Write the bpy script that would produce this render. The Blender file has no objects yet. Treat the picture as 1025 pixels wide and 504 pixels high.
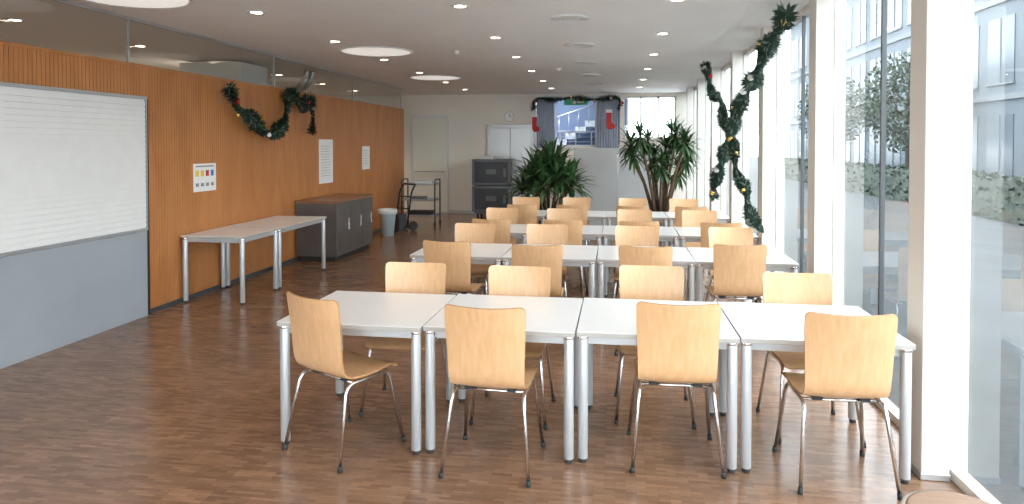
import bpy, math, random
from mathutils import Vector, Matrix
random.seed(7)
R=random.random
def U(a,b): return a+(b-a)*random.random()
SC=bpy.context.scene
COL=SC.collection

# ------------------------------------------------------------ materials
def newmat(name):
    m=bpy.data.materials.new(name); m.use_nodes=True
    return m,m.node_tree,m.node_tree.nodes['Principled BSDF']
def pm(name,col,rough=.5,metal=0.,spec=.5,var=0.,scale=8.,bump=0.,coat=0.):
    m,nt,b=newmat(name)
    b.inputs['Roughness'].default_value=rough
    b.inputs['Metallic'].default_value=metal
    b.inputs['Specular IOR Level'].default_value=spec
    b.inputs['Coat Weight'].default_value=coat
    b.inputs['Base Color'].default_value=(*col,1)
    if var>0 or bump>0:
        tc=nt.nodes.new('ShaderNodeTexCoord')
        n=nt.nodes.new('ShaderNodeTexNoise'); n.inputs['Scale'].default_value=scale; n.inputs['Detail'].default_value=4
        nt.links.new(tc.outputs['Object'],n.inputs['Vector'])
        if var>0:
            r=nt.nodes.new('ShaderNodeValToRGB')
            r.color_ramp.elements[0].position=.3; r.color_ramp.elements[1].position=.7
            r.color_ramp.elements[0].color=(*[c*(1-var) for c in col],1)
            r.color_ramp.elements[1].color=(*[min(1,c*(1+var)) for c in col],1)
            nt.links.new(n.outputs['Fac'],r.inputs['Fac']); nt.links.new(r.outputs['Color'],b.inputs['Base Color'])
        if bump>0:
            bp=nt.nodes.new('ShaderNodeBump'); bp.inputs['Strength'].default_value=bump; bp.inputs['Distance'].default_value=.01
            nt.links.new(n.outputs['Fac'],bp.inputs['Height']); nt.links.new(bp.outputs['Normal'],b.inputs['Normal'])
    return m
def em(name,col,s):
    m,nt,b=newmat(name)
    b.inputs['Base Color'].default_value=(*col,1)
    b.inputs['Emission Color'].default_value=(*col,1); b.inputs['Emission Strength'].default_value=s
    return m
def woodmat(name,c1,c2,scale=(1,1,1),rough=.35,nscale=6,coat=0.,perobj=0.):
    m,nt,b=newmat(name)
    tc=nt.nodes.new('ShaderNodeTexCoord'); mp=nt.nodes.new('ShaderNodeMapping'); mp.inputs['Scale'].default_value=scale
    n=nt.nodes.new('ShaderNodeTexNoise'); n.inputs['Scale'].default_value=nscale; n.inputs['Detail'].default_value=6; n.inputs['Distortion'].default_value=.6
    r=nt.nodes.new('ShaderNodeValToRGB'); r.color_ramp.elements[0].position=.3; r.color_ramp.elements[1].position=.72
    r.color_ramp.elements[0].color=(*c1,1); r.color_ramp.elements[1].color=(*c2,1)
    nt.links.new(tc.outputs['Object'],mp.inputs['Vector']); nt.links.new(mp.outputs['Vector'],n.inputs['Vector'])
    nt.links.new(n.outputs['Fac'],r.inputs['Fac'])
    out=r.outputs['Color']
    if perobj>0:
        oi=nt.nodes.new('ShaderNodeObjectInfo'); hs=nt.nodes.new('ShaderNodeHueSaturation')
        mr=nt.nodes.new('ShaderNodeMapRange'); mr.inputs['To Min'].default_value=1-perobj; mr.inputs['To Max'].default_value=1+perobj
        nt.links.new(oi.outputs['Random'],mr.inputs['Value']); nt.links.new(mr.outputs['Result'],hs.inputs['Value'])
        nt.links.new(out,hs.inputs['Color']); out=hs.outputs['Color']
    nt.links.new(out,b.inputs['Base Color'])
    b.inputs['Roughness'].default_value=rough; b.inputs['Coat Weight'].default_value=coat; b.inputs['Coat Roughness'].default_value=.15
    return m
def glassmat(name,tint,f0=.05,k=.8):
    # thin pane: schlick reflectance, identical from both sides
    m=bpy.data.materials.new(name); m.use_nodes=True; nt=m.node_tree; nt.nodes.clear()
    o=nt.nodes.new('ShaderNodeOutputMaterial'); mx=nt.nodes.new('ShaderNodeMixShader')
    t=nt.nodes.new('ShaderNodeBsdfTransparent'); t.inputs[0].default_value=(*tint,1)
    g=nt.nodes.new('ShaderNodeBsdfGlossy'); g.inputs['Roughness'].default_value=0
    ge=nt.nodes.new('ShaderNodeNewGeometry'); d=nt.nodes.new('ShaderNodeVectorMath'); d.operation='DOT_PRODUCT'
    nt.links.new(ge.outputs['Normal'],d.inputs[0]); nt.links.new(ge.outputs['Incoming'],d.inputs[1])
    def mth(op,a,b=None):
        n=nt.nodes.new('ShaderNodeMath'); n.operation=op
        for i,x in enumerate((a,b)):
            if x is None: continue
            if isinstance(x,(int,float)): n.inputs[i].default_value=x
            else: nt.links.new(x,n.inputs[i])
        return n.outputs[0]
    ab=mth('ABSOLUTE',d.outputs['Value']); om=mth('SUBTRACT',1.,ab); p=mth('POWER',om,5.); q=mth('MULTIPLY',p,k); f=mth('ADD',q,f0)
    nt.links.new(f,mx.inputs[0]); nt.links.new(t.outputs[0],mx.inputs[1]); nt.links.new(g.outputs[0],mx.inputs[2])
    nt.links.new(mx.outputs[0],o.inputs[0]); return m

M={}
M['chairwood']=woodmat('chair_plywood',(.66,.39,.195),(.76,.475,.26),(14,14,1.2),.32,3,.25,.06)
M['plyedge']=pm('ply_edge',(.42,.22,.09),.5,var=.2,scale=30)
M['chrome']=pm('chrome',(.78,.78,.79),.2,1.)
M['black']=pm('black_plastic',(.02,.02,.02),.5)
M['tabletop']=pm('table_laminate',(.80,.80,.80),.28,var=.02,scale=3)
M['tableedge']=pm('table_edge',(.42,.40,.37),.45)
M['legpaint']=pm('leg_paint',(.50,.51,.52),.38,.35,var=.03)
M['wallwood']=woodmat('wall_veneer',(.43,.165,.05),(.56,.235,.078),(1,1.0,.25),.42,5)
M['white']=pm('white_paint',(.78,.77,.74),.6,var=.02,scale=2)
M['ceil']=pm('ceiling_paint',(.82,.81,.80),.75,var=.02,scale=1.5)
M['cream']=pm('cream_wall',(.78,.73,.65),.7,var=.03,scale=1.2)
M['column']=pm('column_paint',(.70,.66,.60),.5,var=.02,scale=2)
M['shutter']=pm('shutter_white',(.80,.79,.77),.45,var=.02)
M['greypanel']=pm('grey_panel',(.33,.36,.39),.45,var=.05,scale=2)
M['dark']=pm('dark_gap',(.02,.018,.016),.6)
M['darkframe']=pm('dark_frame',(.06,.065,.07),.4)
M['silver']=pm('silver_frame',(.5,.51,.52),.35,.6)
M['glass']=glassmat('window_glass',(.76,.82,.84),.13,.9)
M['iglass']=glassmat('clerestory_glass',(.85,.87,.86),.08,.9)
M['disc']=em('light_diffuser',(1,.98,.94),.5)
M['lamp']=em('lamp_glow',(1,.86,.66),14)
M['ring']=pm('lamp_ring',(.75,.75,.75),.4)
M['leaf']=pm('leaf_green',(.035,.095,.03),.38,var=.5,scale=6)
M['leaf2']=pm('leaf_green_light',(.08,.15,.055),.4,var=.4,scale=6)
M['trunk']=pm('trunk_brown',(.13,.085,.05),.85,var=.3,scale=14,bump=.6)
M['pot']=pm('pot_anthracite',(.10,.10,.11),.5,var=.1)
M['soil']=pm('soil',(.03,.02,.012),.95,var=.3,scale=30)
M['garl']=pm('garland_needles',(.012,.038,.02),.6,var=.4,scale=20)
M['garl2']=pm('garland_frost',(.16,.20,.17),.6)
M['red']=pm('red_felt',(.50,.02,.02),.6)
M['redball']=pm('red_bauble',(.6,.02,.02),.15,.5)
M['gold']=pm('gold_ornament',(.75,.5,.15),.25,.8)
M['paper']=pm('paper',(.82,.82,.80),.6)
M['ink']=pm('ink_grey',(.25,.26,.28),.6)
M['yellow']=pm('ink_yellow',(.8,.55,.08),.6)
M['blue']=pm('ink_blue',(.08,.2,.5),.6)
M['greensign']=em('exit_green',(.03,.30,.12),.1)
M['cabtop']=woodmat('cabinet_top',(.20,.09,.04),(.30,.14,.06),(6,1,1),.3,4)
M['cabbody']=pm('cabinet_body',(.13,.115,.11),.3,.4,var=.1,scale=2)
M['binblue']=pm('bin_plastic',(.55,.68,.72),.4)
M['bag']=pm('bin_bag',(.74,.80,.82),.4,bump=.6,scale=20)
M['boxgrey']=pm('transport_box',(.05,.056,.066),.5,var=.1)
M['boxlt']=pm('transport_box_trim',(.15,.165,.18),.45)
M['doorwhite']=pm('door_white',(.66,.67,.68),.4)
M['doormetal']=pm('door_brushed_metal',(.56,.57,.57),.35,.55,var=.04,scale=3)
M['stool']=woodmat('stool_seat',(.20,.11,.06),(.30,.17,.10),(1,8,1),.4,4)
M['curtain']=pm('curtain_blue',(.36,.40,.48),.85,var=.08,scale=5)
M['bluewall']=pm('blue_room_wall',(.24,.31,.46),.7,var=.1,scale=1)
M['screen']=pm('screen_grey',(.55,.56,.57),.6,var=.03,scale=2)
M['pave']=pm('paving',(.06,.065,.068),.9,spec=.15,var=.15,scale=1.5)
M['bldg']=pm('facade_render',(.090,.105,.12),.85,var=.12,scale=.5)
M['bldglt']=pm('facade_trim',(.12,.13,.14),.8)
M['bldgwin']=pm('facade_window',(.065,.08,.095),.35)
M['bark']=pm('bark',(.05,.045,.04),.9,var=.3,scale=10)
M['tree']=pm('tree_leaves',(.045,.062,.042),.8,var=.5,scale=2)
M['hedge']=pm('hedge_leaves',(.035,.046,.035),.8,var=.5,scale=5,bump=1)
M['doorbeige']=pm('door_beige',(.74,.71,.62),.35)
M['rubber']=pm('rubber',(.03,.03,.03),.7)

# floor : mosaic parquet
def floormat():
    m,nt,b=newmat('parquet_floor')
    tc=nt.nodes.new('ShaderNodeTexCoord')
    br=nt.nodes.new('ShaderNodeTexBrick'); br.offset=.5; br.offset_frequency=2
    br.inputs['Scale'].default_value=1; br.inputs['Brick Width'].default_value=.11; br.inputs['Row Height'].default_value=.024
    br.inputs['Mortar Size'].default_value=.001; br.inputs['Mortar Smooth'].default_value=.5
    br.inputs['Color1'].default_value=(.180,.096,.057,1); br.inputs['Color2'].default_value=(.285,.162,.098,1); br.inputs['Mortar'].default_value=(.12,.066,.04,1)
    nt.links.new(tc.outputs['Object'],br.inputs['Vector'])
    b2=nt.nodes.new('ShaderNodeTexBrick'); b2.offset=.5; b2.offset_frequency=2
    b2.inputs['Scale'].default_value=1; b2.inputs['Brick Width'].default_value=.22; b2.inputs['Row Height'].default_value=.12; b2.inputs['Mortar Size'].default_value=0
    b2.inputs['Color1'].default_value=(.88,.88,.88,1); b2.inputs['Color2'].default_value=(1.1,1.1,1.1,1)
    nt.links.new(tc.outputs['Object'],b2.inputs['Vector'])
    mx=nt.nodes.new('ShaderNodeMix'); mx.data_type='RGBA'; mx.blend_type='MULTIPLY'; mx.inputs['Factor'].default_value=1
    nt.links.new(br.outputs['Color'],mx.inputs[6]); nt.links.new(b2.outputs['Color'],mx.inputs[7])
    nt.links.new(mx.outputs[2],b.inputs['Base Color'])
    b.inputs['Roughness'].default_value=.23
    bp=nt.nodes.new('ShaderNodeBump'); bp.inputs['Strength'].default_value=.12; bp.inputs['Distance'].default_value=.0015
    nt.links.new(br.outputs['Fac'],bp.inputs['Height']); bp.invert=True; nt.links.new(bp.outputs['Normal'],b.inputs['Normal'])
    return m
M['floor']=floormat()

# ------------------------------------------------------------ mesh builder
class MB:
    def __init__(s): s.v=[];s.f=[];s.m=[];s.s=[];s.mats=[]
    def mi(s,k):
        if k not in s.mats: s.mats.append(k)
        return s.mats.index(k)
    def face(s,idx,k,sm=False): s.f.append(idx); s.m.append(s.mi(k)); s.s.append(sm)
    def box(s,x0,x1,y0,y1,z0,z1,k):
        b=len(s.v)
        s.v+=[(x0,y0,z0),(x1,y0,z0),(x1,y1,z0),(x0,y1,z0),(x0,y0,z1),(x1,y0,z1),(x1,y1,z1),(x0,y1,z1)]
        for q in ((0,3,2,1),(4,5,6,7),(0,1,5,4),(1,2,6,5),(2,3,7,6),(3,0,4,7)): s.face([b+i for i in q],k)
    def quad(s,a,b,c,d,k,sm=False):
        n=len(s.v); s.v+=[tuple(a),tuple(b),tuple(c),tuple(d)]; s.face([n,n+1,n+2,n+3],k,sm)
    def tube(s,pts,r,k,n=10,cap=True):
        pts=[Vector(p) for p in pts]; N=len(pts)
        rr=r if isinstance(r,(list,tuple)) else [r]*N
        t0=(pts[1]-pts[0]).normalized()
        up=Vector((0,0,1)) if abs(t0.z)<.9 else Vector((1,0,0))
        u=t0.cross(up).normalized(); base=len(s.v)
        for i,p in enumerate(pts):
            t=((pts[min(i+1,N-1)]-pts[max(i-1,0)])).normalized()
            u=(u-t*u.dot(t)).normalized(); w=t.cross(u)
            for j in range(n):
                a=2*math.pi*j/n; s.v.append(tuple(p+(u*math.cos(a)+w*math.sin(a))*rr[i]))
        for i in range(N-1):
            for j in range(n):
                a=base+i*n+j; b=base+i*n+(j+1)%n
                s.face([a,b,b+n,a+n],k,True)
        if cap:
            s.face([base+j for j in range(n)][::-1],k); s.face([base+(N-1)*n+j for j in range(n)],k)
    def lathe(s,cx,cy,prof,k,n=24,sm=True,caps=True):
        base=len(s.v)
        for r,z in prof:
            for j in range(n):
                a=2*math.pi*j/n; s.v.append((cx+r*math.cos(a),cy+r*math.sin(a),z))
        for i in range(len(prof)-1):
            for j in range(n):
                a=base+i*n+j; b=base+i*n+(j+1)%n; s.face([a,b,b+n,a+n],k,sm)
        if caps:
            s.face([base+j for j in range(n)][::-1],k); e=base+(len(prof)-1)*n; s.face([e+j for j in range(n)],k)
    def grid(s,rows,k,sm=True):
        b=len(s.v); m=len(rows[0])
        for r in rows: s.v+= [tuple(p) for p in r]
        for i in range(len(rows)-1):
            for j in range(m-1):
                a=b+i*m+j; s.face([a,a+1,a+m+1,a+m],k,sm)
    def ball(s,c,r,k,n=10,m=6,sz=1):
        pr=[(max(1e-4,r*math.sin(math.pi*i/m)),c[2]-r*sz*math.cos(math.pi*i/m)) for i in range(m+1)]
        s.lathe(c[0],c[1],pr,k,n,True,False)
    def mesh(s,name):
        me=bpy.data.meshes.new(name); me.from_pydata(s.v,[],s.f)
        for k in s.mats: me.materials.append(M[k])
        for p,mi,sm in zip(me.polygons,s.m,s.s): p.material_index=mi; p.use_smooth=sm
        me.update(); return me
    def obj(s,name,loc=(0,0,0),rz=0,bevel=0):
        return place(s.mesh(name),name,loc,rz,bevel)
def place(me,name,loc=(0,0,0),rz=0,bevel=0):
    o=bpy.data.objects.new(name,me); COL.objects.link(o); o.location=loc; o.rotation_euler=(0,0,rz)
    if bevel>0:
        b=o.modifiers.new('bevel','BEVEL'); b.width=bevel; b.segments=2; b.limit_method='ANGLE'; b.angle_limit=math.radians(50)
    return o
def simple(name,x0,x1,y0,y1,z0,z1,k,bevel=0):
    m=MB(); cx,cy,cz=(x0+x1)/2,(y0+y1)/2,z0
    m.box(x0-cx,x1-cx,y0-cy,y1-cy,0,z1-z0,k); return m.obj(name,(cx,cy,cz),0,bevel)
def fillet(pts,r,n=5):
    pts=[Vector(p) for p in pts]; out=[pts[0]]
    for i in range(1,len(pts)-1):
        a,b,c=pts[i-1],pts[i],pts[i+1]
        d1=(a-b).normalized(); d2=(c-b).normalized()
        p0=b+d1*r; p2=b+d2*r
        for t in range(n+1):
            t/=n; out.append(p0*(1-t)**2+b*2*t*(1-t)+p2*t*t)
    out.append(pts[-1]); return out

# ------------------------------------------------------------ room constants
XL=-4.85; XR=1.60; H=3.08; YB=17.4; YF=-4.0; XC=-8.4
WT=2.58; WE=15.25

# floor / ceiling
simple('floor',XC-.2,1.9,YF,YB+.2,-.15,0,'floor')
simple('ceiling',XC-.2,1.9,YF,YB+.2,H,H+.25,'ceil')

# left wall : real vertical flutes
def left_wall():
    m=MB()
    m.box(XL-.14,XL-.03,YF,WE,0,WT,'white')
    pit=.045
    def slats(y0,y1,z0,z1):
        n=int((y1-y0)/pit)
        for i in range(n):
            a=y0+i*pit; m.box(XL-.03,XL,a,a+pit-.005,z0,z1,'wallwood')
        m.box(XL-.03,XL,y0+n*pit,y1,z0,z1,'wallwood')
    m.box(XL-.031,XL-.009,YF,WE,0,WT-.001,'wallwood')
    slats(6.50,WE,.05,WT)
    slats(YF,6.50,2.28,WT)
    m.box(XL-.14,XL+.012,YF,WE+.02,WT,WT+.025,'wallwood')
    m.box(XL-.14,XL,WE,WE+.02,0,WT,'wallwood')
    m.obj('wall_left')
left_wall()
simple('baseboard_left',XL+.0,XL+.012,6.5,WE,0,.05,'darkframe')
# roller shutter
m=MB(); y0,y1=-1.0,6.44
m.box(XL,XL+.02,y0,y1,.90,2.26,'shutter')
z=.93
while z<2.22:
    m.box(XL+.02,XL+.034,y0+.01,y1-.01,z,z+.040,'shutter'); z+=.052
m.box(XL,XL+.04,y1,y1+.012,.9,2.26,'silver'); m.box(XL,XL+.045,y0,y1+.012,2.245,2.275,'silver'); m.box(XL,XL+.045,y0,y1,.889,.915,'silver')
m.obj('roller_shutter')
m=MB(); 
for a in range(4):
    ya=-1.0+a*1.86; m.box(XL,XL+.035,ya+.002,ya+1.858,.0,.885,'greypanel')
m.box(XL-.0,XL+.02,6.456,6.495,0,.885,'dark')
m.obj('counter_front_panel')
simple('trim_shutter_gap',XL,XL+.02,6.456,6.495,.885,2.27,'dark')
# clerestory glazing
m=MB()
m.quad((XL-.06,YF,WT+.025),(XL-.06,WE,WT+.025),(XL-.06,WE,H),(XL-.06,YF,H),'iglass')
m.obj('window_1')
m=MB(); y=6.3
m.box(XL-.08,XL-.04,YF,WE,H-.03,H,'silver')
for y in (0.3,3.3,6.3,9.3,12.3,WE-.03): m.box(XL-.07,XL-.05,y,y+.02,WT+.025,H-.03,'silver')
m.obj('trim_clerestory')
# corridor behind
simple('wall_corridor',XC-.2,XC,YF,YB,0,H,'white')
m=MB(); m.box(-6.6,-5.6,9.6,10.4,0,H-.05,'white'); m.box(-6.65,-5.55,9.55,10.45,H-.35,H-.30,'white'); m.obj('corridor_pillar')
m=MB()
for dy in (0,.22): m.tube(fillet([(-6.3,11.2+dy,2.62),(-5.6,11.2+dy,2.62),(-5.3,11.2+dy,2.95),(-5.3,11.2+dy,3.07)],.1),.05,'silver',12)
m.box(-6.35,-6.25,11.1,11.55,2.5,3.07,'silver')
m.obj('ventilation_pipe')

# back wall with openings
m=MB()
m.box(XC,-2.0,YB,YB+.2,0,H,'cream')
m.box(-2.0,1.9,YB,YB+.2,0,1.72,'cream')
m.box(-2.0,1.9,YB,YB+.2,3.0,H,'cream')
m.box(.12,.20,YB,YB+.2,1.72,3.0,'cream')
m.box(.20,1.5,YB,YB+.2,1.72,1.92,'cream')
m.box(1.5,1.9,YB,YB+.2,1.72,3.0,'cream')
m.obj('wall_back')
# stairwell gallery behind the opening
m=MB()
m.box(-2.3,.4,20.2,20.3,1.5,3.2,'bluewall'); m.box(-2.3,-2.2,YB+.2,20.2,1.5,3.2,'bluewall'); m.box(.2,.3,YB+.2,20.2,1.5,3.2,'bluewall')
m.box(-2.3,.4,YB+.2,20.3,3.1,3.2,'white'); m.box(-2.3,.4,YB+.2,20.3,1.5,1.6,'bluewall')
m.obj('wall_gallery')
# staircase flight inside the gallery
m=MB()
for i in range(7):
    m.box(-1.9+i*.27,-1.9+(i+1)*.27+.03,19.0,20.0,1.6+i*.17,1.6+(i+1)*.17,'doorwhite')
m.tube([(-1.9,18.95,2.45),(0,18.95,3.08)],.02,'silver',8)
for i in range(7): m.tube([(-1.8+i*.27,18.97,1.72+i*.17),(-1.8+i*.27,18.95,2.48+i*.09)],.01,'silver',6)
m.obj('staircase')
m=MB()
m.tube([(-1.48,YB+.3,2.12),(-.5,YB+.3,2.12)],.022,'doorwhite',10); m.tube([(-1.48,YB+.3,1.98),(-.5,YB+.3,1.98)],.01,'silver',8); m.tube([(-1.48,YB+.3,1.86),(-.5,YB+.3,1.86)],.01,'silver',8)
for x in (-1.4,-1.0,-.6): m.tube([(x,YB+.3,1.6),(x,YB+.3,2.12)],.014,'doorwhite',8)
m.obj('stair_railing')
m=MB()
for x in (-1.5,-.48): m.box(x-.025,x+.025,YB+.06,YB+.12,1.78,2.95,'doorwhite')
m.box(-2,.12,YB+.06,YB+.12,1.72,1.78,'doorwhite'); m.box(-2,.12,YB+.06,YB+.12,2.95,3.0,'doorwhite')
m.obj('window_2')
l=bpy.data.lights.new('gallery_fill','POINT'); l.energy=75; l.color=(.9,.95,1); l.shadow_soft_size=.04  # added point light that brightens the gallery, has no fixture
o=bpy.data.objects.new('gallery_fill',l); COL.objects.link(o); o.location=(-1.8,18.4,2.95)
def curtain(x0,x1):
    m=MB(); rows=[]
    n=36
    for z in (1.70,2.1,2.5,2.97):
        rows.append([(x0+(x1-x0)*i/n,YB-.06+.025*math.sin(i*1.5),z) for i in range(n+1)])
    m.grid(rows,'curtain'); m.tube([(x0,YB-.06,2.985),(x1,YB-.06,2.985)],.012,'silver',8); m.obj('curtain')
curtain(-1.98,-1.52); curtain(-.45,.1)
# end window to outside
m=MB()
for x in (.2,.62,1.05,1.46): m.box(x,x+.04,YB+.05,YB+.12,1.92,3.0,'column')
m.box(.2,1.5,YB+.05,YB+.12,1.92,1.97,'column'); m.box(.2,1.5,YB+.05,YB+.12,2.95,3.0,'column')
m.quad((.2,YB+.09,1.93),(1.5,YB+.09,1.93),(1.5,YB+.09,2.98),(.2,YB+.09,2.98),'glass')
m.obj('window_3')

# doors on the back wall
m=MB()
x0,x1=-3.29,-2.08
m.box(x0,x1,YB-.06,YB,2.2,2.3,'silver'); m.box(x0,x0+.06,YB-.06,YB,0,2.2,'silver'); m.box(x1-.06,x1,YB-.06,YB,0,2.2,'silver')
m.box(x0+.06,x0+.60,YB-.04,YB-.005,0.01,2.2,'doormetal'); m.box(x0+.61,x1-.06,YB-.04,YB-.005,.01,2.2,'doormetal')
m.box(x0+.59,x0+.62,YB-.03,YB-.004,0.01,2.2,'darkframe')
m.obj('door_1',bevel=.004)
m=MB(); x0,x1=-5.32,-4.32
m.box(x0,x1,YB-.05,YB,2.48,2.54,'doorwhite'); m.box(x0,x0+.05,YB-.05,YB,0,2.48,'doorwhite'); m.box(x1-.05,x1,YB-.05,YB,0,2.48,'doorwhite')
m.box(x0+.05,x1-.05,YB-.04,YB-.005,.01,2.48,'doorbeige')
m.tube(fillet([(x0+.12,YB-.04,1.08),(x0+.12,YB-.11,1.08),(x1-.12,YB-.11,1.08),(x1-.12,YB-.04,1.08)],.03),.016,'silver')
m.obj('door_2',bevel=.004)
simple('baseboard_back',-4.30,-3.30,YB-.015,YB,0,.07,'silver')
# clock
def ycyl(m,cx,y0,y1,cz,r,k,n=28):
    b=len(m.v)
    for y in (y0,y1):
        for j in range(n):
            a=2*math.pi*j/n; m.v.append((cx+r*math.cos(a),y,cz+r*math.sin(a)))
    for j in range(n): m.face([b+j,b+(j+1)%n,b+n+(j+1)%n,b+n+j],k,True)
    m.face([b+j for j in range(n)],k); m.face([b+n+j for j in range(n)][::-1],k)
m=MB(); ycyl(m,0,-.04,0,0,.135,'silver'); ycyl(m,0,-.045,-.04,0,.118,'paper')
m.box(-.005,.005,-.05,-.045,0,.09,'black'); m.box(0,.065,-.05,-.045,-.005,.005,'black')
m.obj('wall_clock',(-2.7,YB,2.5))
# exit sign
m=MB(); m.box(-.3,.3,-.03,0,-.07,.07,'greensign'); m.box(-.08,.0,-.034,-.03,-.04,.04,'paper'); m.box(.03,.2,-.034,-.03,-.02,.02,'paper'); m.box(-.31,.31,-.02,.0,.07,.08,'silver')
m.obj('exit_sign',(-.98,YB+.05,2.86))

# ------------------------------------------------------------ facade right
ys=[-2.13+2*i for i in range(10)]
ys=[y for y in ys if y>YF]
for y in ys:
    m=MB(); m.box(-.07,.07,-.1,.1,0,H,'column'); m.box(-.075,.075,-.105,.105,0,.04,'silver'); m.obj('window_column',(XR+.08,y+.1,0),0,.006)
m=MB()
m.quad((1.80,YF,.0),(1.80,YF,H),(1.80,YB,H),(1.80,YB,.0),'glass'); m.obj('window_4')
m=MB()
m.box(1.77,1.84,YF,YB,0,.05,'column'); m.box(1.765,1.84,YF,YB,H-.06,H,'column')
for y in ys:
    m.box(1.765,1.85,y+.03,y+.17,.05,H-.06,'column')
    m.box(1.785,1.815,y+1.09,y+1.112,.05,H-.06,'darkframe')
m.obj('trim_window_frame')
# wall behind the camera, glazed
m=MB()
m.box(XC,XL-.14,YF-.2,YF,0,H,'white'); m.box(XL-.14,1.9,YF-.2,YF,0,.3,'white'); m.box(XL-.14,1.9,YF-.2,YF,2.9,H,'white')
for x in (-4.9,-3.3,-1.7,-.1,1.6): m.box(x,x+.12,YF-.15,YF-.02,.3,2.9,'column')
m.obj('wall_front')
m=MB(); m.quad((XL-.14,YF-.1,.3),(1.85,YF-.1,.3),(1.85,YF-.1,2.9),(XL-.14,YF-.1,2.9),'glass'); m.obj('window_5')

# ------------------------------------------------------------ ceiling lights
def downlight(x,y):
    m=MB(); m.lathe(0,0,[(.055,-.004),(.085,-.010),(.09,0),(.055,0)],'ring',24,True,False)
    m.lathe(0,0,[(.0545,-.005),(.0545,-.002)],'lamp',24)
    m.obj('ceiling_downlight',(x,y,H))
def spot(x,y,e,z=H-.06):
    l=bpy.data.lights.new('spot','SPOT'); l.energy=e; l.spot_size=math.radians(130); l.spot_blend=.8; l.color=(1,.88,.72); l.shadow_soft_size=.06
    o=bpy.data.objects.new('downlight_and_fill',l); COL.objects.link(o); o.location=(x,y,z)
for yy in (0.6,2.5,4.4,6.3,8.2,10.05,11.95,13.85,15.7):
    for xx in (-3.5,-1.45,.55):
        downlight(xx,yy); spot(xx,yy,20)
    for xx in (-6.2,):
        downlight(xx,yy)
for yy in (2.5,6.3,10.0,15.7): spot(-6.9,yy,170)  # fill spots added to brighten the corridor, set apart from its downlights
for (x,y) in ((-4.22,5.45),(-3.3,9.15),(-3.45,12.85),(-2.6,1.8)):
    m=MB(); m.lathe(0,0,[(.50,0),(.50,-.012),(.475,-.016),(.47,-.006)],'ring',48,True,False); m.lathe(0,0,[(.47,-.008),(.47,-.002)],'disc',48,False)
    m.obj('ceiling_lamp',(x,y,H))
for y in (3.2,5.1,7.05,8.95,10.9,12.8,14.7):
    m=MB()
    for r in (.20,.155,.11,.065): m.lathe(0,0,[(r,0),(r+.004,-.012),(r-.022,-.022),(r-.026,-.006)],'ring',32,True,False)
    m.lathe(0,0,[(.035,-.02),(.035,0)],'ring',16); m.lathe(0,0,[(.2,-.002),(.2,-.001)],'greypanel',32)
    m.obj('ceiling_vent',(-.46,y,H))
for x,y in ((-2.2,9.3),(-.95,11.6)):
    m=MB(); m.lathe(0,0,[(.03,-.05),(.05,-.035),(.055,0)],'white',16); m.obj('smoke_detector',(x,y,H))

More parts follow.
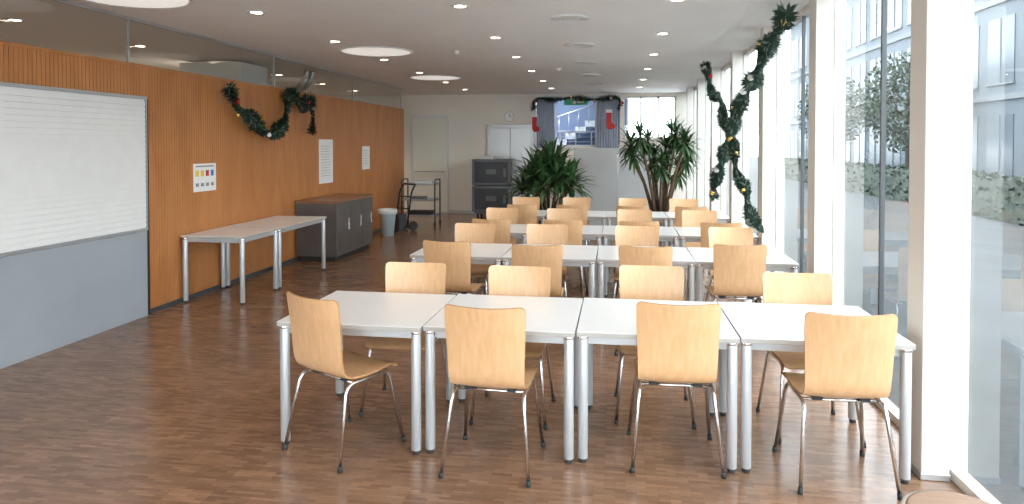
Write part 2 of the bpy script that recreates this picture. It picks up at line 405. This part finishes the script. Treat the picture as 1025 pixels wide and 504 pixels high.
# ------------------------------------------------------------ dining chair
def catmull(P,n=12):
    P=[Vector(p) for p in P]; P=[P[0]*2-P[1]]+P+[P[-1]*2-P[-2]]; o=[]
    for i in range(1,len(P)-2):
        for t in range(n):
            t/=n; a,b,c,d=P[i-1:i+3]
            o.append(.5*((2*b)+(c-a)*t+(2*a-5*b+4*c-d)*t*t+(-a+3*b-3*c+d)*t**3))
    o.append(P[-2]); return o
def chair_mesh():
    m=MB()
    prof=catmull([(0,-.285,.925),(0,-.262,.82),(0,-.238,.70),(0,-.222,.60),(0,-.205,.53),(0,-.175,.485),(0,-.12,.463),(0,-.03,.458),(0,.08,.466),(0,.16,.470),(0,.205,.462),(0,.225,.444)],10)
    cum=[0]
    for a,b in zip(prof,prof[1:]): cum.append(cum[-1]+(b-a).length)
    L=cum[-1]
    def at(s):
        for i in range(len(cum)-1):
            if cum[i+1]>=s-1e-9:
                t=(s-cum[i])/(cum[i+1]-cum[i]); return prof[i].lerp(prof[i+1],t),(prof[i+1]-prof[i]).normalized()
        return prof[-1],(prof[-1]-prof[-2]).normalized()
    r=.032; k=6
    ss=[r*(1-math.cos(math.pi/2*i/k)) for i in range(k)]
    mid=30; ss+= [r+(L-2*r)*i/mid for i in range(mid+1)]
    ss+=[L-r*(1-math.cos(math.pi/2*(k-1-i)/k)) for i in range(k)]
    nx=14; top=[];bot=[]
    for s in ss:
        p,t=at(s); nrm=Vector((0,-t.z,t.y))
        if nrm.y<0 and s<L*.4: nrm=-nrm
        if s>=L*.4 and nrm.z<0: nrm=-nrm
        f=s/L
        w=.222 if f<.1 else .222-.014*math.sin(min(1,(f-.1)/.5)*math.pi*.5) if f<.6 else .208+.01*min(1,(f-.6)/.3)
        d=min(s,L-s); 
        if d<r: w=w-r+math.sqrt(max(0,r*r-(r-d)**2))
        back=max(0,1-f/.5); cv=.030*back+.008
        rt=[];rb=[]
        for j in range(nx+1):
            u=-1+2*j/nx; q=p+Vector((u*w,0,0))+nrm*(cv*(u*w/.21)**2)
            rt.append(q+nrm*.0055); rb.append(q-nrm*.0055)
        top.append(rt);bot.append(rb)
    m.grid(top,'chairwood'); m.grid([list(reversed(x)) for x in bot],'chairwood')
    ring=[(0,j) for j in range(nx+1)]+[(i,nx) for i in range(1,len(ss))]+[(len(ss)-1,j) for j in range(nx-1,-1,-1)]+[(i,0) for i in range(len(ss)-2,-1,-1)]
    m.grid([[top[i][j] for i,j in ring],[bot[i][j] for i,j in ring]],'plyedge')
    rr=.0105
    for sx in (-1,1):
        pts=fillet([(sx*.24,-.25,.012),(sx*.198,-.165,.437),(sx*.198,.150,.444),(sx*.24,.235,.012)],.055,6)
        m.tube(pts,rr,'chrome',10)
        for yy in (-.25,.235): m.tube([(sx*.2415,yy*1.002,0),(sx*.239,yy*.995,.03)],.0135,'rubber',10)
    for yy,zz in ((-.10,.436),(.10,.441)): m.tube([(-.198,yy,zz),(.198,yy,zz)],.009,'chrome',8)
    for sx in (-1,1):
        for yy in (-.1,.1): m.box(sx*.12-.025,sx*.12+.025,yy-.02,yy+.02,.438,.458,'black')
    return m.mesh('dining_chair')
CH=chair_mesh()
def chair(x,y,deg=0): place(CH,'dining_chair',(x,y,0),math.radians(deg))
chair(-1.575,3.82,-27); chair(-.665,3.75,-3); chair(.335,3.98,1); chair(1.17,3.88,2)
for x,y,a in ((-1.41,4.48,181),(-.66,4.45,179),(.255,4.60,180),(1.20,4.47,183)): chair(x,y,a)
for x,y,a in ((-1.45,6.10,-6),(-.66,6.00,1),(.256,6.05,0),(1.05,6.27,2)): chair(x,y,a)
for x,y,a in ((-1.50,6.96,179),(-.70,6.99,182),(.22,6.98,178),(1.18,7.0,181)): chair(x,y,a)
for x,y,a in ((-1.42,7.93,2),(-.57,7.96,-2),(.27,7.94,0),(1.15,7.95,1)): chair(x,y,a)
for x,y,a in ((-1.50,8.80,180),(-.66,8.82,182),(.25,8.80,178),(1.08,8.82,180)): chair(x,y,a)
for x,y,a in ((-1.32,9.87,2),(-.60,9.9,0),(.25,9.88,-2),(1.04,9.88,1)): chair(x,y,a)
for x,y,a in ((-1.42,10.75,180),(-.6,10.76,181),(.28,10.75,179),(1.07,10.75,180)): chair(x,y,a)
# low round stool near the window
m=MB(); m.lathe(0,0,[(.17,.425),(.19,.43),(.195,.445),(.19,.46),(.178,.463)],'silver',40); m.lathe(0,0,[(.176,.46),(.176,.466),(.165,.469)],'stool',40)
for i in range(4):
    a=math.pi/4+i*math.pi/2; m.tube([(.12*math.cos(a),.12*math.sin(a),.43),(.18*math.cos(a),.18*math.sin(a),0)],.012,'chrome',10)
m.lathe(0,0,[(.145,.20),(.15,.21),(.155,.20),(.15,.19),(.145,.20)],'chrome',32,True,False)
m.obj('round_stool',(1.22,2.60,0))

# ------------------------------------------------------------ tables
def table_mesh(w,d,h=.74):
    m=MB(); a=w/2-.002;b=d/2-.002
    m.box(-a,a,-b,b,h-.004,h,'tabletop'); m.box(-a,a,-b,b,h-.028,h-.004,'tableedge')
    i=.05
    for s in (-1,1):
        m.box(-a+i,a-i,s*(b-i)-.012,s*(b-i)+.012,h-.075,h-.028,'legpaint')
        m.box(s*(a-i)-.012,s*(a-i)+.012,-b+i,b-i,h-.075,h-.028,'legpaint')
    for sx in (-1,1):
        for sy in (-1,1):
            x=sx*(a-.034);y=sy*(b-.034)
            m.lathe(x,y,[(.028,.025),(.028,h-.028)],'legpaint',24)
            m.lathe(x,y,[(.020,0),(.020,.025)],'rubber',16)
            m.lathe(x,y,[(.031,h-.045),(.031,h-.028)],'chrome',24)
    return m.mesh('dining_table')
W=.875
TM=table_mesh(W,.865)
def row(x0,y0,dy=0):
    for i in range(4): place(TM,'dining_table',(x0+W*(i+.5)+.004*i,y0+.4325+dy*i+U(-.006,.006),0),math.radians(U(-.5,.5)),.003)
row(-1.965,3.735,.02); row(-1.92,6.20,.01); row(-1.90,7.98); row(-1.88,9.95)
t2=table_mesh(.76,.82,.76); t3=table_mesh(.76,1.36,.76)
place(t2,'side_table',(-4.44,7.40,0),0,.003); place(t3,'side_table',(-4.44,8.51,0),0,.003)

# ------------------------------------------------------------ cabinet
m=MB()
m.box(-.34,.34,-.78,.78,.89,.93,'cabtop'); m.box(-.32,.32,-.76,.76,.08,.89,'cabbody'); m.box(-.28,.28,-.72,.72,0,.08,'dark')
m.box(-.325,.325,-.77,-.76,.08,.89,'cabbody')
for i in range(3):
    a=-.755+i*.505; m.box(.32,.335,a+.005,a+.5,.1,.87,'cabbody'); m.box(.335,.35,a+.42,a+.44,.45,.62,'chrome')
m.obj('sideboard_cabinet',(XL+.36,10.55,0),0,.004)

# bin
m=MB(); m.lathe(0,0,[(.12,0),(.165,.46),(.18,.47),(.18,.5),(.15,.49),(.11,.05)],'binblue',28,True,True)
b=[(.155,.42),(.186,.43),(.192,.5),(.18,.525),(.15,.51),(.13,.3)]
m.lathe(0,0,b,'bag',28,True,False); m.obj('waste_bin',(-4.42,12.85,0))

# service trolley
m=MB()
for z in (.22,.56,.90):
    m.box(-.36,.36,-.24,.24,z,z+.012,'silver'); 
    m.box(-.36,.36,-.24,-.23,z,z+.04,'silver'); m.box(-.36,.36,.23,.24,z,z+.04,'silver'); m.box(-.36,-.35,-.24,.24,z,z+.04,'silver'); m.box(.35,.36,-.24,.24,z,z+.04,'silver')
for sx in (-1,1):
    m.tube(fillet([(sx*.37,-.22,.09),(sx*.37,-.22,1.02),(sx*.37,.22,1.02),(sx*.37,.22,.09)],.05),.016,'darkframe',10)
    for sy in (-1,1):
        m.tube([(sx*.37-.015,sy*.22,.05),(sx*.37+.015,sy*.22,.05)],.05,'rubber',16)
m.box(-.2,.1,-.15,.15,.572,.64,'boxlt'); m.box(-.25,.25,-.18,.15,.232,.33,'dark'); m.box(-.1,.28,-.15,.15,.912,.99,'doorwhite')
m.obj('service_trolley',(-4.25,14.6,0))
# hand truck
m=MB()
for sx in (-1,1):
    m.tube(fillet([(sx*.2,-.02,.06),(sx*.2,.1,.80),(sx*.2,.2,.95)],.08),.018,'black',10)
    m.tube([(sx*.25,.08,.10),(sx*.30,.08,.10)],.10,'rubber',20)
for z,y in ((.2,0.0),(.45,.038),(.7,.077)): m.tube([(-.2,y,z),(.2,y,z)],.014,'black',8)
m.tube([(-.2,.2,.95),(.2,.2,.95)],.016,'black',8); m.tube([(-.25,.08,.1),(.25,.08,.1)],.012,'silver',8)
m.box(-.22,.22,-.26,0,.0,.02,'black')
m.box(-.16,.16,-.2,-.01,.02,.34,'boxgrey')
m.obj('hand_truck',(-4.42,13.75,0),math.radians(-35))

# transport boxes on dolly
m=MB()
m.box(-.42,.42,-.3,.3,.12,.17,'boxlt')
for sx in (-1,1):
    for sy in (-1,1): m.tube([(sx*.34-.02,sy*.22,.06),(sx*.34+.02,sy*.22,.06)],.06,'rubber',16)
for z in (.17,.81):
    m.box(-.44,.44,-.31,.31,z,z+.62,'boxgrey')
    m.box(-.46,.46,-.33,.33,z+.56,z+.62,'boxlt'); m.box(-.46,.46,-.33,.33,z,z+.05,'boxlt')
    for sx in (-1,1): m.box(sx*.44-.03,sx*.44+.03,-.33,-.30,z,z+.62,'boxlt')
    m.box(-.34,.34,-.325,-.31,z+.10,z+.50,'boxgrey'); m.box(-.12,.12,-.34,-.32,z+.26,z+.38,'boxlt'); m.box(.3,.36,-.35,-.32,z+.2,z+.4,'boxlt')
m.box(-.3,.05,-.2,.2,1.43,1.49,'doorwhite')
m.obj('transport_box_cart',(-2.96,16.45,0),0,.006)

# partition screen
m=MB()
for i in range(2):
    m.box(-.9+i*.905,-.005+i*.905,-.02,.02,.06,1.71,'screen')
for x in (-.9,0,.9):
    m.box(x-.015,x+.015,-.025,.025,.0,1.72,'silver'); m.box(x-.03,x+.03,-.2,.2,0,.03,'silver')
m.obj('partition_screen',(.05,14.6,0))

# ------------------------------------------------------------ wall papers
m=MB(); m.box(0,.006,0,.45,0,.33,'paper'); 
cols=['yellow','red','ink','blue']
for i in range(4):
    m.box(.006,.0075,.04+i*.1,.10+i*.1,.18,.25,random.choice(cols)); m.box(.006,.0075,.04+i*.1,.10+i*.1,.06,.10,'ink')
m.box(.006,.0075,.04,.4,.29,.305,'ink')
m.obj('wall_poster',(XL+.001,7.28,1.225))
m=MB(); m.box(0,.006,0,.55,0,.74,'paper')
for i in range(12): m.box(.006,.007,.06,.06+U(.3,.43),.62-i*.045,.626-i*.045,'ink')
m.obj('wall_notice',(XL+.001,10.68,1.13))
m=MB(); m.box(0,.006,0,.40,0,.45,'paper')
for i in range(6): m.box(.006,.007,.05,.05+U(.2,.3),.36-i*.05,.366-i*.05,'ink')
m.obj('wall_notice',(XL+.001,12.62,1.30))

# ------------------------------------------------------------ garlands
def garland(path,rad,dens,name='christmas_garland',balls=10):
    P=catmull(path,14); m=MB()
    m.tube(P,.012,'garl',6)
    cum=[0]
    for a,b in zip(P,P[1:]): cum.append(cum[-1]+(b-a).length)
    L=cum[-1]; n=int(L*dens); i=0
    for q in range(n):
        s=L*q/n
        while i<len(cum)-2 and cum[i+1]<s: i+=1
        t=(s-cum[i])/max(1e-6,cum[i+1]-cum[i]); p=P[i].lerp(P[i+1],t); d=(P[i+1]-P[i]).normalized()
        v=Vector((U(-1,1),U(-1,1),U(-1,1))); v=(v-d*v.dot(d)*.7).normalized()
        rl=rad*(.75+.35*math.sin(s*9+1.3))*U(.6,1.15)
        tip=p+v*rl+d*U(-.03,.03); sd=v.cross(d).normalized()*U(.006,.014)
        k='garl2' if R()<.14 else 'garl'
        mid=p.lerp(tip,.55)
        m.quad(p-sd*.4,mid-sd,tip,mid+sd,k)
    for q in range(balls):
        s=(q+U(.2,.8))/balls; p=P[int(s*(len(P)-1))]
        o=Vector((U(-1,1),U(-1,1),U(-.6,.6)))*rad*.6
        c=p+o; m.ball(c,U(.025,.04),random.choice(['redball','gold','paper','garl2']),10,6)
    return m.obj(name)
xw=XL+.15
garland([(xw,7.80,2.5),(xw,7.88,2.35),(xw+.02,7.98,2.22),(xw+.02,8.25,2.15),(xw+.03,8.5,1.97),(xw+.03,8.85,1.93),(xw+.03,9.15,2.12),(xw+.01,9.32,2.40),(xw,9.45,2.54),(xw+.02,9.62,2.40),(xw+.02,9.76,2.30),(xw+.02,9.92,2.46),(xw+.02,10.04,2.42),(xw+.02,10.10,2.2),(xw+.02,10.06,1.95)],.12,1500,balls=14)
garland([(1.46,6.20,2.92),(1.46,6.45,2.82),(1.45,6.9,2.72),(1.43,7.3,2.50),(1.45,7.9,2.38),(1.40,8.3,2.16),(1.46,8.8,2.04),(1.43,9.2,1.76),(1.46,9.8,1.5),(1.42,10.2,1.2),(1.46,10.5,1.0)],.11,1300,balls=14)
garland([(1.30,10.3,2.94),(1.31,10.15,2.80),(1.33,9.8,2.50),(1.4,9.4,2.33),(1.37,9.0,2.02),(1.43,8.7,1.82),(1.39,8.2,1.45),(1.44,7.9,1.28),(1.41,7.5,1.06),(1.44,7.05,.93)],.085,1200,balls=12)
garland([(-2.05,YB-.24,2.65),(-2.02,YB-.24,2.85),(-1.9,YB-.24,2.95),(-1.5,YB-.24,2.91),(-1.0,YB-.24,2.95),(-.5,YB-.24,2.90),(0,YB-.24,2.95),(.12,YB-.24,2.85),(.08,YB-.24,2.65)],.13,1200,balls=10)
def stocking(x,y,z,s=1,k='red'):
    m=MB(); pr=[(-.07,0),(-.075,-.30),(-.06,-.42),(.0,-.47),(.10,-.46),(.16,-.40),(.13,-.33),(.06,-.29),(.06,0)]
    n=len(pr); b=len(m.v)
    for yy,sc in ((-.025,.93),(0,1),(.025,.93)):
        for a,c in pr: m.v.append(((a-.02)*sc*s,yy,(c+.2)*sc*s-.2*s))
    for l in range(2):
        for j in range(n): m.face([b+l*n+j,b+l*n+(j+1)%n,b+(l+1)*n+(j+1)%n,b+(l+1)*n+j],k,True)
    m.face([b+j for j in range(n)][::-1],k); m.face([b+2*n+j for j in range(n)],k)
    m.box(-.105*s,.055*s,-.04,.04,-.03*s,.05*s,'paper'); m.tube([(-.02*s,0,.05*s),(-.02*s,0,.14*s)],.004,'paper',6)
    m.obj('christmas_stocking',(x,y,z))
stocking(-1.97,YB-.40,2.50,.85); stocking(-.12,YB-.40,2.60,.95)

# ------------------------------------------------------------ plants
def leaf(m,base,dirv,L,w,droop,k,fold=.25,segs=6):
    d=Vector(dirv).normalized(); side=d.cross(Vector((0,0,1)))
    if side.length<.01: side=Vector((1,0,0))
    side.normalize(); p=Vector(base); rows=[]
    for i in range(segs+1):
        t=i/segs; ww=w*(math.sin(math.pi*min(1,.12+t*.88))**.7)*(1 if t<1 else .05)
        n=side.cross(d).normalized()
        rows.append([p-side*ww+n*ww*fold,p,p+side*ww+n*ww*fold])
        d=(d+Vector((0,0,-droop/segs*(.5+t)))).normalized(); p=p+d*(L/segs)
    m.grid(rows,k)
def rosette(m,c,n,L,w,droop,k,e0=-.1,e1=1.3):
    for i in range(n):
        a=2.399*i+U(-.2,.2); e=e0+(e1-e0)*(i+.5)/n+U(-.12,.12)
        leaf(m,Vector(c)+Vector((0,0,.12*i/n)),(math.cos(a)*math.cos(e),math.sin(a)*math.cos(e),math.sin(e)),L*U(.8,1.1),w,droop*U(.7,1.3),k if R()<.75 else 'leaf2')
def pot(m,r=.28,h=.5):
    m.lathe(0,0,[(r*.78,0),(r,h-.04),(r*1.05,h-.04),(r*1.05,h),(r*.93,h),(r*.92,h-.05)],'pot',32,True,False)
    m.lathe(0,0,[(r*.78,0),(r*.78,.005)],'pot',32); m.lathe(0,0,[(r*.925,h-.07),(r*.925,h-.05)],'soil',32)
m=MB(); pot(m,.32,.5)
for i in range(18):
    a=2.4*i; rr=.05+.48*math.sqrt(i/18); zt=1.42-.55*(i/18)+U(-.08,.12)
    bx,by=.15*math.cos(a)*.8,.15*math.sin(a)*.8; tx,ty=rr*math.cos(a),rr*math.sin(a)
    m.tube([(bx,by,.44),(bx*.6+tx*.5,by*.6+ty*.5,.44+(zt-.44)*.5),(tx,ty,zt)],[.022,.018,.014],'trunk',8)
    rosette(m,(tx,ty,zt-.1),26,.55,.038,.9,'leaf',-.3,1.35)
m.obj('potted_palm',(-1.25,13.1,0))
m=MB(); pot(m,.30,.48)
for tx,ty,zt in ((-.50,-.05,1.62),(-.22,.1,1.85),(.28,-.1,1.95),(.02,-.15,1.40),(.48,.1,1.55),(.22,.15,2.02),(-.55,.15,1.8),(-.38,-.2,1.95),(.42,-.2,1.85),(.5,0,1.75),(.1,0,1.7),(-.1,.2,1.55),(.35,.1,1.3)):
    m.tube([(tx*.2,ty*.4,.42),(tx*.55,ty*.7,.42+(zt-.42)*.5),(tx*.9,ty,zt-.25),(tx,ty,zt)],[.034,.028,.022,.02],'trunk',10)
    rosette(m,(tx,ty,zt-.08),52,.37,.023,.7,'leaf',-1.1,1.2)
m.obj('potted_yucca',(.84,13.1,0))

# ------------------------------------------------------------ exterior
simple('ground_terrace',1.9,80,-40,110,-.3,-.06,'pave')
m=MB(); BL=46; BH=10.5
m.box(0,8,0,BL,-.1,BH,'bldg')
for z in (0.6,3.9,7.2):
    for i in range(20):
        a=1+i*2.25; m.box(-.03,.02,a,a+1.6,z,z+2.2,'bldgwin'); m.box(-.08,.0,a-.05,a+1.65,z-.08,z,'bldglt'); m.box(-.06,.0,a+.78,a+.82,z,z+2.2,'bldglt')
m.box(-.4,8.3,-.3,BL+.3,BH,BH+.25,'bldglt'); m.box(-.1,0,0,BL,3.3,3.5,'bldglt'); m.box(-.1,0,0,BL,6.6,6.8,'bldglt')
for i in range(4): 
    for z in (.6,3.9,7.2): m.box(.8+i*1.9,2.2+i*1.9,-.03,.02,z,z+2.2,'bldgwin')
m.obj('neighbouring_building',(13,8,-.0))
def tree(x,y,h,r):
    m=MB(); m.tube([(0,0,-.06),(.05,0,h*.3),(-.03,.05,h*.55),(.05,0,h*.85)],[.12,.10,.07,.03],'bark',10)
    for i in range(7):
        a=i*2.4; m.tube([(0,0,h*(.35+.05*i)),(math.cos(a)*r*.7,math.sin(a)*r*.7,h*(.5+.06*i))],[.05,.015],'bark',6)
    for i in range(3200):
        v=Vector((random.gauss(0,1),random.gauss(0,1),random.gauss(0,1))).normalized()*r*(.35+.65*R()**.5)
        c=Vector((0,0,h*.68))+Vector((v.x,v.y,v.z*1.15)); a=Vector((U(-1,1),U(-1,1),U(-1,1))).normalized(); b=a.cross(Vector((U(-1,1),U(-1,1),U(-1,1)))).normalized()
        s=U(.05,.11); m.quad(c-a*s,c-b*s*.6,c+a*s,c+b*s*.6,'tree')
    m.obj('tree',(x,y,0))
for x,y,h,r in ((11,28,5,1.7),(11,37,5.2,1.7)): tree(x,y,h,r)
m=MB()
for i in range(12000):
    c=Vector((U(-.5,.5),U(0,40),U(0,1.1))); a=Vector((U(-1,1),U(-1,1),U(-1,1))).normalized(); b=a.cross(Vector((U(-1,1),U(-1,1),U(-1,1)))).normalized(); s=U(.05,.1)
    m.quad(c-a*s,c-b*s*.7,c+a*s,c+b*s*.7,'hedge')
m.box(-.4,.4,0,40,0,1.0,'hedge'); m.obj('garden_hedge',(9.6,4,-.06))

# ------------------------------------------------------------ world + camera
w=bpy.data.worlds.new('sky'); SC.world=w; w.use_nodes=True
bg=w.node_tree.nodes['Background']; bg.inputs[0].default_value=(.91,.96,1,1); bg.inputs[1].default_value=11

cam=bpy.data.cameras.new('camera'); co=bpy.data.objects.new('camera',cam); COL.objects.link(co)
pit=1.2
co.location=(0,0,1.775); co.rotation_euler=(math.radians(90-pit),0,math.radians(8.6))
cam.sensor_width=36; cam.lens=24; cam.shift_y=(145+683.3*math.tan(math.radians(pit))-252)/1025; cam.clip_start=.05
SC.camera=co
SC.view_settings.view_transform='Standard'; SC.view_settings.exposure=0
